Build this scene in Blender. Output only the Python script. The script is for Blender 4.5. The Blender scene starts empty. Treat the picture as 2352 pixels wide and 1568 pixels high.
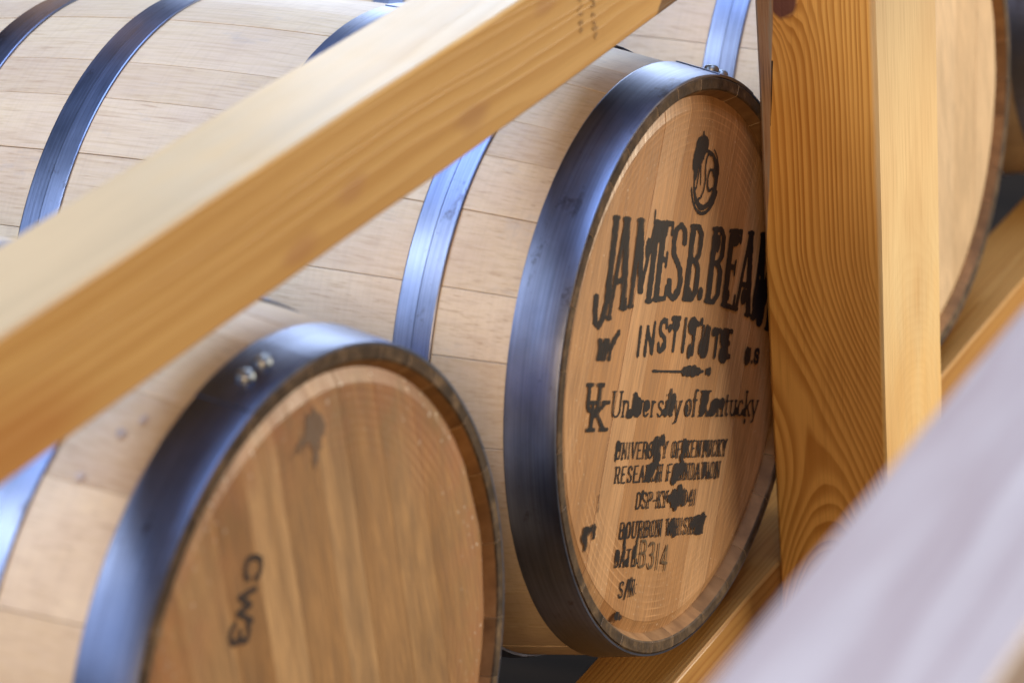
import bpy, bmesh, math, random
import numpy as np
from mathutils import Matrix, Vector

random.seed(7)
rng = np.random.default_rng(11)
scene = bpy.context.scene
COL = scene.collection
R = math.radians

# ------------------------------------------------------------------ camera
# world frame: X = barrel axis (heads look along +X, the aisle), Y = along the rails, Z = up
ROWS = [(0.88082, 0.46613, -0.08294), (0.12208, -0.39285, -0.91146), (-0.45744, 0.79271, -0.40294)]
CAM = Vector((1.08581, -2.20512, 1.12156))
cam_d = bpy.data.cameras.new('camera')
cam = bpy.data.objects.new('camera', cam_d)
COL.objects.link(cam)
right, down, fwd = [Vector(r) for r in ROWS]
mw = Matrix.Identity(4)
for i in range(3):
    mw[i][0] = right[i]; mw[i][1] = -down[i]; mw[i][2] = -fwd[i]; mw[i][3] = CAM[i]
cam.matrix_world = mw
cam_d.sensor_fit = 'HORIZONTAL'
cam_d.sensor_width = 36.0
cam_d.lens = 36.0 * 6716.0 / 2352.0
cam_d.clip_start = 0.05
cam_d.clip_end = 100
cam_d.dof.use_dof = True
cam_d.dof.focus_distance = 2.70
cam_d.dof.aperture_fstop = 4.3
scene.camera = cam

# ------------------------------------------------------------------ world, lamps, exposure
world = bpy.data.worlds.new('World')
scene.world = world
world.use_nodes = True
bg = world.node_tree.nodes['Background']
bg.inputs[0].default_value = (0.75, 0.82, 1.0, 1)
bg.inputs[1].default_value = 0.015

def area(name, loc, target, sx, sy, power, color):
    d = bpy.data.lights.new(name, 'AREA')
    d.shape = 'RECTANGLE'; d.size = sx; d.size_y = sy; d.energy = power; d.color = color
    o = bpy.data.objects.new(name, d); COL.objects.link(o)
    o.location = loc
    o.rotation_euler = (Vector(target) - Vector(loc)).to_track_quat('-Z', 'Y').to_euler()
    return o

area('skylight', (-1.1, -2.5, 3.3), (-0.2, 0, 0), 0.9, 0.6, 44, (0.88, 0.96, 1.0))
area('skylight', (-2.2, -3.5, 3.0), (-0.3, 0, 0), 3.2, 2.6, 100, (0.56, 0.72, 1.0))
area('skylight', (0.2, 0.4, 4.4), (0.2, 0.4, 0), 4.2, 4.2, 400, (0.46, 0.63, 1.0))
area('window_light', (-2.3, 4.6, 1.1), (-0.3, 0, 0.1), 2.2, 1.9, 100, (0.66, 0.79, 1.0))
area('window_light', (3.3, 3.2, 0.55), (0.0, 0.2, 0.0), 2.2, 1.6, 300, (1.0, 0.89, 0.68))
area('aisle_fill', (2.2, -4.4, 1.9), (0.0, 0.1, 0.1), 1.6, 1.2, 140, (1.0, 0.66, 0.34))  # added warm fill from the camera side, standing in for wood bounce

scene.view_settings.view_transform = 'Standard'
scene.view_settings.look = 'None'
scene.view_settings.exposure = 0.0
scene.view_settings.gamma = 1.0

# ------------------------------------------------------------------ node helpers
class NT:
    def __init__(self, name):
        self.m = bpy.data.materials.new(name)
        self.m.use_nodes = True
        self.t = self.m.node_tree
        self.b = self.t.nodes['Principled BSDF']
        self.out = self.t.nodes['Material Output']
    def n(self, typ, **kw):
        nd = self.t.nodes.new(typ)
        for k, v in kw.items():
            setattr(nd, k, v)
        return nd
    def put(self, sock, v):
        if isinstance(v, bpy.types.NodeSocket):
            self.t.links.new(v, sock)
        elif isinstance(v, (tuple, list)) and len(v) == 3 and sock.type == 'RGBA':
            sock.default_value = (*v, 1)
        else:
            sock.default_value = v
    def math(self, op, a, b=None, c=None, clamp=False):
        nd = self.n('ShaderNodeMath', operation=op, use_clamp=clamp)
        self.put(nd.inputs[0], a)
        if b is not None: self.put(nd.inputs[1], b)
        if c is not None: self.put(nd.inputs[2], c)
        return nd.outputs[0]
    def obj(self):
        return self.n('ShaderNodeTexCoord').outputs['Object']
    def rand(self):
        return self.n('ShaderNodeObjectInfo').outputs['Random']
    def tone(self):
        return self.xyz(self.n('ShaderNodeObjectInfo').outputs['Color'])[0]
    def map(self, v, scale=(1, 1, 1), rot=(0, 0, 0), loc=(0, 0, 0)):
        nd = self.n('ShaderNodeMapping')
        self.put(nd.inputs['Vector'], v)
        nd.inputs['Scale'].default_value = scale
        nd.inputs['Rotation'].default_value = rot
        nd.inputs['Location'].default_value = loc
        return nd.outputs[0]
    def shift(self, v, r, k=(13.7, 7.1, 3.3)):
        a = self.n('ShaderNodeVectorMath', operation='SCALE')
        a.inputs[0].default_value = k
        self.put(a.inputs['Scale'], r)
        b = self.n('ShaderNodeVectorMath', operation='ADD')
        self.put(b.inputs[0], v); self.put(b.inputs[1], a.outputs[0])
        return b.outputs[0]
    def noise(self, v, scale, detail=3, rough=0.55, dist=0.0):
        nd = self.n('ShaderNodeTexNoise')
        self.put(nd.inputs['Vector'], v)
        nd.inputs['Scale'].default_value = scale
        nd.inputs['Detail'].default_value = detail
        nd.inputs['Roughness'].default_value = rough
        nd.inputs['Distortion'].default_value = dist
        return nd.outputs['Fac']
    def xyz(self, v):
        nd = self.n('ShaderNodeSeparateXYZ'); self.put(nd.inputs[0], v)
        return nd.outputs[0], nd.outputs[1], nd.outputs[2]
    def ramp(self, f, stops, interp='LINEAR'):
        nd = self.n('ShaderNodeValToRGB')
        self.put(nd.inputs[0], f)
        r = nd.color_ramp; r.interpolation = interp
        while len(r.elements) < len(stops): r.elements.new(0.5)
        for e, (p, c) in zip(r.elements, stops):
            e.position = p
            e.color = (c, c, c, 1) if isinstance(c, (int, float)) else (*c, 1)
        return nd.outputs[0]
    def mix(self, f, a, b, mode='MIX'):
        nd = self.n('ShaderNodeMix', data_type='RGBA', blend_type=mode)
        self.put(nd.inputs[0], f); self.put(nd.inputs[6], a); self.put(nd.inputs[7], b)
        return nd.outputs[2]
    def bump(self, h, strength, dist=0.001, normal=None):
        nd = self.n('ShaderNodeBump')
        nd.inputs['Strength'].default_value = strength
        nd.inputs['Distance'].default_value = dist
        self.put(nd.inputs['Height'], h)
        if normal is not None: self.put(nd.inputs['Normal'], normal)
        return nd.outputs[0]
    def set(self, **kw):
        for k, v in kw.items():
            self.put(self.b.inputs[k.replace('_', ' ')], v)
        return self.m

# ------------------------------------------------------------------ materials
def mat_stave():
    t = NT('stave_oak')
    co = t.obj(); r = t.rand(); cs = t.shift(co, r)
    big = t.noise(t.map(cs, (5, 14, 14)), 1.0, 4, 0.6)
    pores = t.noise(t.map(cs, (30, 430, 430)), 1.0, 2, 0.6)
    pores2 = t.noise(t.map(cs, (22, 330, 330)), 1.0, 3, 0.55)
    saw = t.noise(t.map(cs, (260, 14, 14)), 1.0, 2, 0.5)
    tone = t.ramp(t.tone(), [(0, (0.42, 0.29, 0.165)), (0.35, (0.53, 0.39, 0.235)), (0.7, (0.60, 0.455, 0.285)), (1, (0.67, 0.525, 0.35))])
    c = t.mix(t.ramp(big, [(0.35, 0.0), (0.7, 0.55)]), tone, (0.44, 0.31, 0.225))
    patch = t.math('GREATER_THAN', t.noise(t.map(cs, (3, 26, 26)), 1.0, 1), 0.5)
    dash = t.ramp(pores, [(0.55, 0.0), (0.66, 1.0)])
    dash = t.math('MULTIPLY', dash, t.ramp(pores2, [(0.42, 0.15), (0.6, 1.0)]))
    dash = t.math('MULTIPLY', dash, t.ramp(t.noise(t.map(cs, (4, 9, 9)), 1.0, 2), [(0.36, 0.25), (0.62, 1.0)]))
    c = t.mix(t.math('MULTIPLY', dash, 0.42), c, (0.26, 0.135, 0.065))
    lines = t.noise(t.map(cs, (9, 260, 260)), 1.0, 3, 0.6)
    c = t.mix(t.ramp(lines, [(0.50, 0.0), (0.64, 0.26)]), c, (0.32, 0.19, 0.10))
    c = t.mix(t.ramp(pores2, [(0.4, 0.22), (0.62, 0.0)]), c, (0.66, 0.53, 0.41))
    c = t.mix(t.ramp(saw, [(0.45, 0.0), (0.75, 0.18)]), c, (0.36, 0.26, 0.19))
    # grey handling scuffs
    sc = t.noise(t.map(cs, (16, 34, 34)), 1.0, 5, 0.7)
    c = t.mix(t.ramp(sc, [(0.60, 0.0), (0.74, 0.40)]), c, (0.33, 0.29, 0.27))
    h = t.math('ADD', t.math('MULTIPLY', pores2, 0.7), t.math('MULTIPLY', saw, 0.7))
    return t.set(Base_Color=c, Roughness=0.55, Normal=t.bump(h, 0.35, 0.0006))

def mat_rim():
    t = NT('rim_dirty_oak')
    co = t.obj(); r = t.rand(); cs = t.shift(co, r)
    a = t.noise(t.map(cs, (40, 40, 40)), 1.0, 5, 0.7)
    b = t.noise(t.map(cs, (220, 220, 220)), 1.0, 3, 0.6)
    c = t.ramp(a, [(0.3, (0.018, 0.012, 0.008)), (0.52, (0.075, 0.046, 0.025)), (0.74, (0.22, 0.14, 0.075))])
    c = t.mix(t.ramp(b, [(0.45, 0.0), (0.7, 0.6)]), c, (0.07, 0.05, 0.04))
    return t.set(Base_Color=c, Roughness=0.75, Specular_IOR_Level=0.2, Normal=t.bump(b, 0.5, 0.001))

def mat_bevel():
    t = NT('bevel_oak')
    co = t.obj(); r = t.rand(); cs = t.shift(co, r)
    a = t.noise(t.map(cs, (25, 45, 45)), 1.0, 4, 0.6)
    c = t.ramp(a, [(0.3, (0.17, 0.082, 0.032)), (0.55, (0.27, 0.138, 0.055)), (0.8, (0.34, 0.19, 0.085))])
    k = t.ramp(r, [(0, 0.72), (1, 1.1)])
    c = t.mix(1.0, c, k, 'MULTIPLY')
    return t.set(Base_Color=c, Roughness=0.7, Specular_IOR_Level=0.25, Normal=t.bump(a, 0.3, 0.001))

def mat_head(name, ang, tones, stain=0.0, sparkle=0.0):
    """ang: direction of the boards in the Y-Z plane; grain follows it."""
    t = NT(name)
    co = t.obj(); r = t.rand(); tn = t.tone()
    al = t.map(co, rot=(-ang, 0, 0))            # y' along the boards, z' across
    cs = t.shift(al, r, (3.1, 5.7, 9.3))
    fine = t.noise(t.map(cs, (20, 26, 620)), 1.0, 3, 0.6)
    mid = t.noise(t.map(cs, (10, 6, 90)), 1.0, 3, 0.55)
    big = t.noise(t.map(cs, (6, 5, 18)), 1.0, 4, 0.6)
    tone = t.ramp(tn, [(0, tones[0]), (0.5, tones[1]), (1, tones[2])])
    c = t.mix(t.ramp(big, [(0.35, 0.0), (0.72, 0.25 if stain else 0.5)]), tone, tuple(0.70 * v for v in tones[0]))
    c = t.mix(t.ramp(mid, [(0.45, 0.0), (0.7, 0.22 if stain else 0.35)]), c, tuple(0.6 * v for v in tones[0]))
    if stain:
        wide = t.noise(t.map(cs, (4, 1.6, 30)), 1.0, 2, 0.5)
        c = t.mix(t.ramp(wide, [(0.45, 0.0), (0.65, 0.25)]), c, tones[2])
        c = t.mix(t.ramp(wide, [(0.28, 0.4), (0.44, 0.0)]), c, tuple(0.75 * v for v in tones[0]))
    c = t.mix(t.ramp(fine, [(0.46, 0.0), (0.66, 0.50)]), c, tuple(0.45 * v for v in tones[0]))
    c = t.mix(t.ramp(fine, [(0.30, 0.30), (0.44, 0.0)]), c, tuple(min(1, 1.45 * v) for v in tones[2]))
    x, y, z = t.xyz(co)
    rad = t.math('SQRT', t.math('ADD', t.math('MULTIPLY', y, y), t.math('MULTIPLY', z, z)))
    # lathe marks towards the rim
    rings = t.math('SINE', t.math('ADD', t.math('MULTIPLY', rad, 900.0), t.math('MULTIPLY', t.noise(co, 7.0, 2), 9.0)))
    band = t.ramp(rad, [(0.178, 0.0), (0.19, 1.0), (0.235, 1.0), (0.245, 0.3)])
    ringm = t.math('MULTIPLY', band, t.ramp(rings, [(0.70, 0.0), (0.95, 1.0)]))
    ringm = t.math('MULTIPLY', ringm, t.ramp(t.noise(co, 14.0, 2), [(0.45, 0.0), (0.6, 1.0)]))
    c = t.mix(t.math('MULTIPLY', ringm, 0.35), c, tuple(min(1, 1.5 * v) for v in tones[2]))
    if stain:
        s = t.noise(t.map(cs, (7, 4, 14)), 1.0, 5, 0.65, 0.6)
        c = t.mix(t.math('MULTIPLY', t.ramp(s, [(0.46, 0.0), (0.66, 1.0)]), stain), c, (0.15, 0.085, 0.04))
        w = t.noise(t.map(co, (1, 14, 14)), 1.0, 4, 0.7)
        edge = t.math('MULTIPLY', t.ramp(rad, [(0.165, 0.0), (0.23, 1.0)]), t.ramp(w, [(0.4, 0.0), (0.6, 1.0)]))
        c = t.mix(t.math('MULTIPLY', edge, 0.6), c, (0.33, 0.13, 0.055))
        d = t.noise(t.map(co, (1, 150, 150)), 1.0, 2, 0.5)
        sp = t.math('MULTIPLY', t.ramp(rad, [(0.195, 0.0), (0.235, 1.0)]), t.ramp(d, [(0.66, 0.0), (0.72, 1.0)]))
        c = t.mix(t.math('MULTIPLY', sp, 0.7), c, (0.75, 0.66, 0.56))
    if sparkle:
        d = t.noise(t.map(co, (1, 330, 330)), 1.0, 1, 0.5)
        sp = t.math('MULTIPLY', t.ramp(rad, [(0.16, 0.0), (0.21, 1.0)]), t.ramp(d, [(0.70, 0.0), (0.76, 1.0)]))
        c = t.mix(t.math('MULTIPLY', sp, sparkle), c, (0.8, 0.68, 0.52))
    h = t.math('ADD', t.math('MULTIPLY', fine, 0.6), t.math('MULTIPLY', t.math('MULTIPLY', rings, band), 0.12))
    rough = t.ramp(fine, [(0.35, 0.36), (0.65, 0.55)])
    return t.set(Base_Color=c, Roughness=rough, Normal=t.bump(h, 0.35, 0.0006))

def mat_steel(name, dark=1.0):
    t = NT(name)
    co = t.obj(); r = t.rand(); cs = t.shift(co, r, (0.7, 0.3, 0.9))
    br = t.noise(t.map(cs, (900, 7, 7)), 1.0, 3, 0.6)
    cl = t.noise(t.map(cs, (18, 9, 9)), 1.0, 4, 0.65)
    sp = t.noise(t.map(cs, (260, 260, 260)), 1.0, 2, 0.6)
    c = t.ramp(cl, [(0.3, (0.20 * dark, 0.235 * dark, 0.36 * dark)), (0.55, (0.26 * dark, 0.30 * dark, 0.445 * dark)), (0.75, (0.33 * dark, 0.375 * dark, 0.56 * dark))])
    c = t.mix(t.ramp(sp, [(0.66, 0.0), (0.74, 0.4)]), c, (0.12, 0.12, 0.17))
    c = t.mix(1.0, c, t.ramp(t.noise(t.map(cs, (520, 5, 5)), 1.0, 3, 0.6), [(0.3, 0.78), (0.7, 1.12)]), 'MULTIPLY')
    st = t.noise(t.map(cs, (34, 20, 20)), 1.0, 5, 0.75)
    c = t.mix(t.ramp(st, [(0.60, 0.0), (0.68, 0.55)]), c, (0.06, 0.05, 0.055))
    rg = t.math('ADD', t.ramp(cl, [(0.3, 0.29), (0.7, 0.37)]), t.math('MULTIPLY', br, 0.08))
    h = t.math('ADD', br, t.math('MULTIPLY', sp, 0.35))
    return t.set(Base_Color=c, Metallic=1.0, Roughness=rg, Normal=t.bump(h, 0.16, 0.0006))

def mat_bolt():
    t = NT('zinc_rivet')
    n = t.noise(t.obj(), 300, 3)
    return t.set(Base_Color=t.ramp(n, [(0.3, (0.32, 0.35, 0.38)), (0.7, (0.48, 0.52, 0.56))]), Metallic=1.0, Roughness=0.4)

def mat_pine(name, axis, pith, tilt, freq, light, dark, extra=None, wav=0.006, rough=0.42, sharp=0.70):
    """Solid growth rings around a pith line; axis = long axis of the timber (1 = Y, 2 = Z)."""
    t = NT(name)
    co = t.obj()
    x, y, z = t.xyz(co)
    if axis == 2: a, b, l = x, y, z
    else: a, b, l = x, z, y
    lo = t.map(co, (9, 9, 1.6) if axis == 2 else (9, 1.6, 9))
    wob = t.math('SUBTRACT', t.noise(lo, 1.0, 3, 0.5), 0.5)
    wob2 = t.math('SUBTRACT', t.noise(t.map(co, (60, 60, 9) if axis == 2 else (60, 9, 60)), 1.0, 2, 0.5), 0.5)
    da = t.math('ADD', t.math('SUBTRACT', a, pith[0]), t.math('MULTIPLY', l, tilt[0]))
    db = t.math('ADD', t.math('SUBTRACT', b, pith[1]), t.math('MULTIPLY', l, tilt[1]))
    if extra and 'cathedral' in extra:
        l0, kq, ks = extra['cathedral']
        dn = t.math('MAXIMUM', t.math('SUBTRACT', l0 - 0.08, l), 0.0)
        db = t.math('ADD', db, t.math('MULTIPLY', t.math('MULTIPLY', dn, dn), kq))
        sh = t.ramp(t.math('DIVIDE', t.math('SUBTRACT', l0 + 0.10, l), 0.28, clamp=True), [(0.0, 0.0), (1.0, 1.0)], 'EASE')
        da = t.math('SUBTRACT', da, t.math('MULTIPLY', sh, ks))
    rad = t.math('SQRT', t.math('ADD', t.math('MULTIPLY', da, da), t.math('MULTIPLY', db, db)))
    rad = t.math('ADD', rad, t.math('MULTIPLY', wob, wav * 3))
    rad = t.math('ADD', rad, t.math('MULTIPLY', wob2, wav * 0.35))
    if extra and 'knot' in extra:
        ka, kl, kr = extra['knot']
        dk = t.math('SQRT', t.math('ADD', t.math('POWER', t.math('SUBTRACT', a, ka), 2.0),
                                   t.math('POWER', t.math('MULTIPLY', t.math('SUBTRACT', l, kl), 0.75), 2.0)))
        swirl = t.math('MULTIPLY', t.math('POWER', 2.718, t.math('MULTIPLY', t.math('DIVIDE', dk, kr), -1.0)), 0.030)
        rad = t.math('ADD', rad, t.math('MULTIPLY', swirl, t.math('ADD', 1.0, t.math('MULTIPLY', wob2, 1.2))))
    cv = t.n('ShaderNodeCombineXYZ'); t.put(cv.inputs[0], rad)
    ph = t.math('ADD', t.math('MULTIPLY', rad, freq), t.math('MULTIPLY', t.noise(cv.outputs[0], 55.0, 2, 0.6), 2.6))
    fr = t.math('FRACT', ph)
    dens = t.noise(t.map(co, (40, 40, 3) if axis == 2 else (40, 3, 40)), 1.0, 2)
    late = t.ramp(fr, [(0.0, 0.10), (0.25, 0.06), (sharp, 0.85), (0.90, 1.0), (0.99, 0.1)])
    if extra and 'pale_side' in extra:  # base colour turns paler past a set position across the timber
        sa, scol = extra['pale_side']
        pale_fac = t.ramp(t.math('MULTIPLY', t.math('ADD', t.math('SUBTRACT', a, sa), t.math('MULTIPLY', wob2, 0.003)), 250.0), [(0.0, 0.0), (1.0, 1.0)])
        light = t.mix(pale_fac, light, scol)
    if extra and 'lit_top' in extra:  # top face paler: light from above put into the wood colour
        sb, scol = extra['lit_top']
        pale_fac = t.ramp(t.math('MULTIPLY', t.math('ADD', t.math('SUBTRACT', b, sb), t.math('MULTIPLY', wob2, 0.003)), 300.0), [(0.0, 0.0), (1.0, 1.0)])
        light = t.mix(pale_fac, light, scol); dark = t.mix(pale_fac, dark, tuple(0.82 * v for v in scol))
    fib = t.noise(t.map(co, (520, 520, 10) if axis == 2 else (520, 10, 520)), 1.0, 3, 0.6)
    late = t.math('MULTIPLY', late, t.ramp(dens, [(0.3, 0.55), (0.7, 1.0)]))
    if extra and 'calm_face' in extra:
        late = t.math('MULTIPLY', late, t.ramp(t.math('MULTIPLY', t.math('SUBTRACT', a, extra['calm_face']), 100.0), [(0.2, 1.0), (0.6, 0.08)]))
    c = t.mix(late, light, dark)
    c = t.mix(t.ramp(fib, [(0.5, 0.0), (0.75, 0.35)]), c, t.mix(1.0, dark, (0.72, 0.72, 0.72), 'MULTIPLY'))
    mott = t.noise(t.map(co, (8, 8, 3) if axis == 2 else (8, 3, 8)), 1.0, 3)
    c = t.mix(t.ramp(mott, [(0.4, 0.0), (0.7, 0.35)]), c, dark)
    if extra and 'knot' in extra:
        kn = t.math('ADD', t.math('DIVIDE', dk, kr), t.math('MULTIPLY', wob2, 0.5))
        c = t.mix(t.ramp(kn, [(0.75, 1.0), (0.95, 0.0)]), c, t.mix(fib, (0.09, 0.035, 0.025), (0.22, 0.09, 0.06)))
    if extra and 'wane' in extra:
        # grey-brown bark streak down the back edge, widest at the top, with a dark split
        w0, z0, z1 = extra['wane']
        top = t.math('DIVIDE', t.math('SUBTRACT', l, z0), z1 - z0, clamp=True)
        wid = t.math('MULTIPLY', t.math('POWER', top, 0.6), w0)
        e = t.math('SUBTRACT', t.math('ADD', wid, t.math('ADD', t.math('MULTIPLY', wob2, 0.006), t.math('MULTIPLY', wob, 0.010))), a)
        msk = t.ramp(t.math('MULTIPLY', e, 100.0), [(0.0, 0.0), (0.12, 1.0)])
        bn = t.noise(t.map(co, (170, 170, 7)), 1.0, 4, 0.6)
        bark = t.ramp(bn, [(0.3, (0.16, 0.085, 0.045)), (0.45, (0.34, 0.20, 0.11)), (0.58, (0.30, 0.25, 0.19)), (0.72, (0.42, 0.27, 0.16))])
        msk = t.math('MULTIPLY', msk, t.math('GREATER_THAN', top, 0.001))
        c = t.mix(msk, c, bark)
        s0, s1 = extra['split']
        inside = t.math('MULTIPLY', t.math('GREATER_THAN', l, s0), t.math('LESS_THAN', l, s1))
        sw = t.math('ADD', 0.0009, t.math('MULTIPLY', wob2, 0.0055))
        sp = t.math('LESS_THAN', t.math('ABSOLUTE', e), sw)
        c = t.mix(t.math('MULTIPLY', sp, inside), c, (0.035, 0.018, 0.015))
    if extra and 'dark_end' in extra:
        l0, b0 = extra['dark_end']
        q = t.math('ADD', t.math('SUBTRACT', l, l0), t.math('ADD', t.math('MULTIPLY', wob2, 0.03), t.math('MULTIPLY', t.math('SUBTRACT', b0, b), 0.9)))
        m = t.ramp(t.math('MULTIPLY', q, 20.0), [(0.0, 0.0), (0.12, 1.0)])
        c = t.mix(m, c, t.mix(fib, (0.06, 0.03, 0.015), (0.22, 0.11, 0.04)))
    if extra and 'spots' in extra:
        for (sl, sb, sr, scol) in extra['spots']:
            d = t.math('SQRT', t.math('ADD', t.math('POWER', t.math('MULTIPLY', t.math('SUBTRACT', l, sl), 0.45), 2.0), t.math('POWER', t.math('SUBTRACT', b, sb), 2.0)))
            d = t.math('ADD', t.math('DIVIDE', d, sr), t.math('MULTIPLY', wob2, 1.2))
            c = t.mix(t.ramp(d, [(0.35, 0.5), (1.0, 0.0)]), c, scol)
    h = t.math('ADD', t.math('MULTIPLY', late, 0.5), t.math('MULTIPLY', fib, 0.6))
    return t.set(Base_Color=c, Roughness=t.math('ADD', rough, t.math('MULTIPLY', fib, 0.12)), Normal=t.bump(h, 0.30, 0.0008))

def mat_ink(name, col, fade, ang):
    t = NT(name)
    co = t.obj()
    al = t.map(co, rot=(-ang, 0, 0))
    fine = t.noise(t.map(al, (1, 16, 420)), 1.0, 4, 0.65)
    mid = t.noise(t.map(al, (1, 14, 22)), 1.0, 3, 0.6)
    c = t.mix(fine, tuple(0.6 * v for v in col), tuple(1.8 * v for v in col))
    x, y, z = t.xyz(co)
    left = t.ramp(t.math('ADD', t.math('MULTIPLY', y, -1.8), 0.30), [(0.0, 0.25), (0.8, 1.0)])
    a = t.math('MULTIPLY', t.ramp(fine, [(0.50, 0.0), (0.58, 1.0)]), t.ramp(mid, [(0.40, 0.15), (0.62, 1.0)]))
    a = t.math('MULTIPLY', t.math('MULTIPLY', a, left), fade)
    m = t.set(Base_Color=c, Roughness=0.55, Specular_IOR_Level=0.25)
    tr = t.n('ShaderNodeBsdfTransparent')
    mx = t.n('ShaderNodeMixShader')
    t.put(mx.inputs[0], a)
    t.t.links.new(t.b.outputs[0], mx.inputs[1]); t.t.links.new(tr.outputs[0], mx.inputs[2])
    t.t.links.new(mx.outputs[0], t.out.inputs[0])
    return m

def mat_dark_boards():
    t = NT('dark_boards')
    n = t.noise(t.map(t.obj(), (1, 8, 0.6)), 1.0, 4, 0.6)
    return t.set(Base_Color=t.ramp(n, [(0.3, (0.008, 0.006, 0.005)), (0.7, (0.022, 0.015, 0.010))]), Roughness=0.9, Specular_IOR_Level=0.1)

STAVE, RIM, BEVEL, STEEL, BOLT = mat_stave(), mat_rim(), mat_bevel(), mat_steel('blued_steel', 0.72), mat_bolt()

# ------------------------------------------------------------------ object helpers
def tag(o, label=None, cat=None, group=None, kind=None):
    for k, v in (('label', label), ('category', cat), ('group', group), ('kind', kind)):
        if v: o[k] = v
    return o

def empty(name, loc, label, cat, group=None):
    o = bpy.data.objects.new(name, None); COL.objects.link(o)
    o.empty_display_size = 0.1; o.location = loc
    return tag(o, label, cat, group)

def mesh_obj(name, verts, faces, mats, parent=None, mids=None, smooth=False, sharp=None):
    me = bpy.data.meshes.new(name)
    me.from_pydata([tuple(v) for v in verts], [], faces)
    for m in (mats if isinstance(mats, (list, tuple)) else [mats]): me.materials.append(m)
    if mids is not None: me.polygons.foreach_set('material_index', mids)
    bm = bmesh.new(); bm.from_mesh(me)
    bmesh.ops.recalc_face_normals(bm, faces=bm.faces)
    if smooth:
        for f in bm.faces: f.smooth = True
        lim = math.cos(R(sharp or 25))
        for e in bm.edges:
            if len(e.link_faces) == 2 and e.link_faces[0].normal.dot(e.link_faces[1].normal) < lim: e.smooth = False
    bm.to_mesh(me); bm.free(); me.update()
    o = bpy.data.objects.new(name, me); COL.objects.link(o)
    if parent: o.parent = parent
    return o

# ------------------------------------------------------------------ barrels
L, RB, R0 = 0.90, 0.312, 0.2667
def prof(x):
    u = (x + L / 2) / (L / 2)
    return RB - (RB - R0) * u * u

def make_stave(root, a0, a1, dep):
    g = R(0.055); ch = R(0.10)
    angs = [a0 + g, a0 + g + ch] + [a0 + (a1 - a0) * k / 4 for k in (1, 2, 3)] + [a1 - g - ch, a1 - g]
    lift = random.uniform(-0.0005, 0.0005)
    loop = []; kind = []
    NX = 26
    for k in range(NX):
        x = -0.0012 - (L - 0.0024) * (1 - k / (NX - 1)); loop.append((x, prof(x) - 0.0002, 1)); kind.append(0)
    kind[-1] = 1
    loop += [(0.0, R0 - 0.0012, 0), (0.0, R0 - 0.0100, 0), (-0.0012, R0 - 0.0115, 0), (-dep, R0 - 0.0180, 0)]
    kind += [1, 1, 2, 2]
    for k in range(7):
        x = -0.02 - (L - 0.05) * k / 6; loop.append((x, prof(x) - 0.026, 0)); kind.append(2)
    loop.append((-L, R0 - 0.02, 0)); kind.append(0)
    n = len(loop); verts = []
    for i, a in enumerate(angs):
        edge = -0.0003 if i in (0, len(angs) - 1) else 0.0
        for (x, r, o) in loop:
            rr = r + o * edge + lift * o
            verts.append((x, rr * math.cos(a), rr * math.sin(a)))
    faces = []; mids = []
    for i in range(len(angs) - 1):
        for k in range(n):
            k2 = (k + 1) % n
            faces.append((i * n + k, i * n + k2, (i + 1) * n + k2, (i + 1) * n + k))
            mids.append({0: 0, 1: 1, 2: 2}[kind[k]])
    faces.append(tuple(range(n))); mids.append(0)
    faces.append(tuple((len(angs) - 1) * n + k for k in range(n))); mids.append(0)
    st = mesh_obj('stave', verts, faces, [STAVE, RIM, BEVEL], root, mids, True, 22)
    tl = random.random(); st.color = (tl, tl, tl, 1)
    return st

def make_hoop(root, x0, x1, seam, rivets=True, xr=None):
    N = 144; th = 0.0017; verts = []; faces = []
    xs = [x0, x0 + 0.0010, x0 + (x1 - x0) * 0.30, x0 + (x1 - x0) * 0.50, x0 + (x1 - x0) * 0.53, x0 + (x1 - x0) * 0.78, x1 - 0.0010, x1]
    bul = [0, 0.0003, 0.0003, 0.0003, 0.0004, 0.00035, 0.0003, 0.0001] if x1 > -0.01 else [0, 0.0004, 0.0004, 0.0004, 0.0011, 0.0007, 0.0003, -0.0001]
    lap = R(9)
    angs = [2 * math.pi * k / N for k in range(N)]
    for e in (seam - lap, seam - lap + 0.002, seam + lap - 0.002, seam + lap):
        angs.append(e % (2 * math.pi))
    angs = sorted(angs)
    prof_pts = [(x, prof(x) + 0.0003 + th + b) for x, b in zip(xs, bul)] + [(x1, prof(x1) + 0.0003), (x0, prof(x0) + 0.0003)]
    n = len(prof_pts); A = len(angs)
    for a in angs:
        d = (a - seam + math.pi) % (2 * math.pi) - math.pi
        up = 0.001 if abs(d) < lap - 0.001 else 0.0
        for j, (x, r) in enumerate(prof_pts):
            rr = r + (up if j < len(xs) else 0)
            verts.append((x, rr * math.cos(a), rr * math.sin(a)))
    for i in range(A):
        i2 = (i + 1) % A
        for k in range(n):
            k2 = (k + 1) % n
            faces.append((i * n + k, i * n + k2, i2 * n + k2, i2 * n + k))
    h = mesh_obj('hoop', verts, faces, STEEL, root, None, True, 12)
    if rivets:
        for s in (-1, 1):
            a = seam + s * 0.042
            x = xr if xr is not None else x0 + (x1 - x0) * 0.5
            make_rivet(h, x, a, prof(x) + 0.0003 + th + 0.001 + 0.001)
    return h

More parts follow.
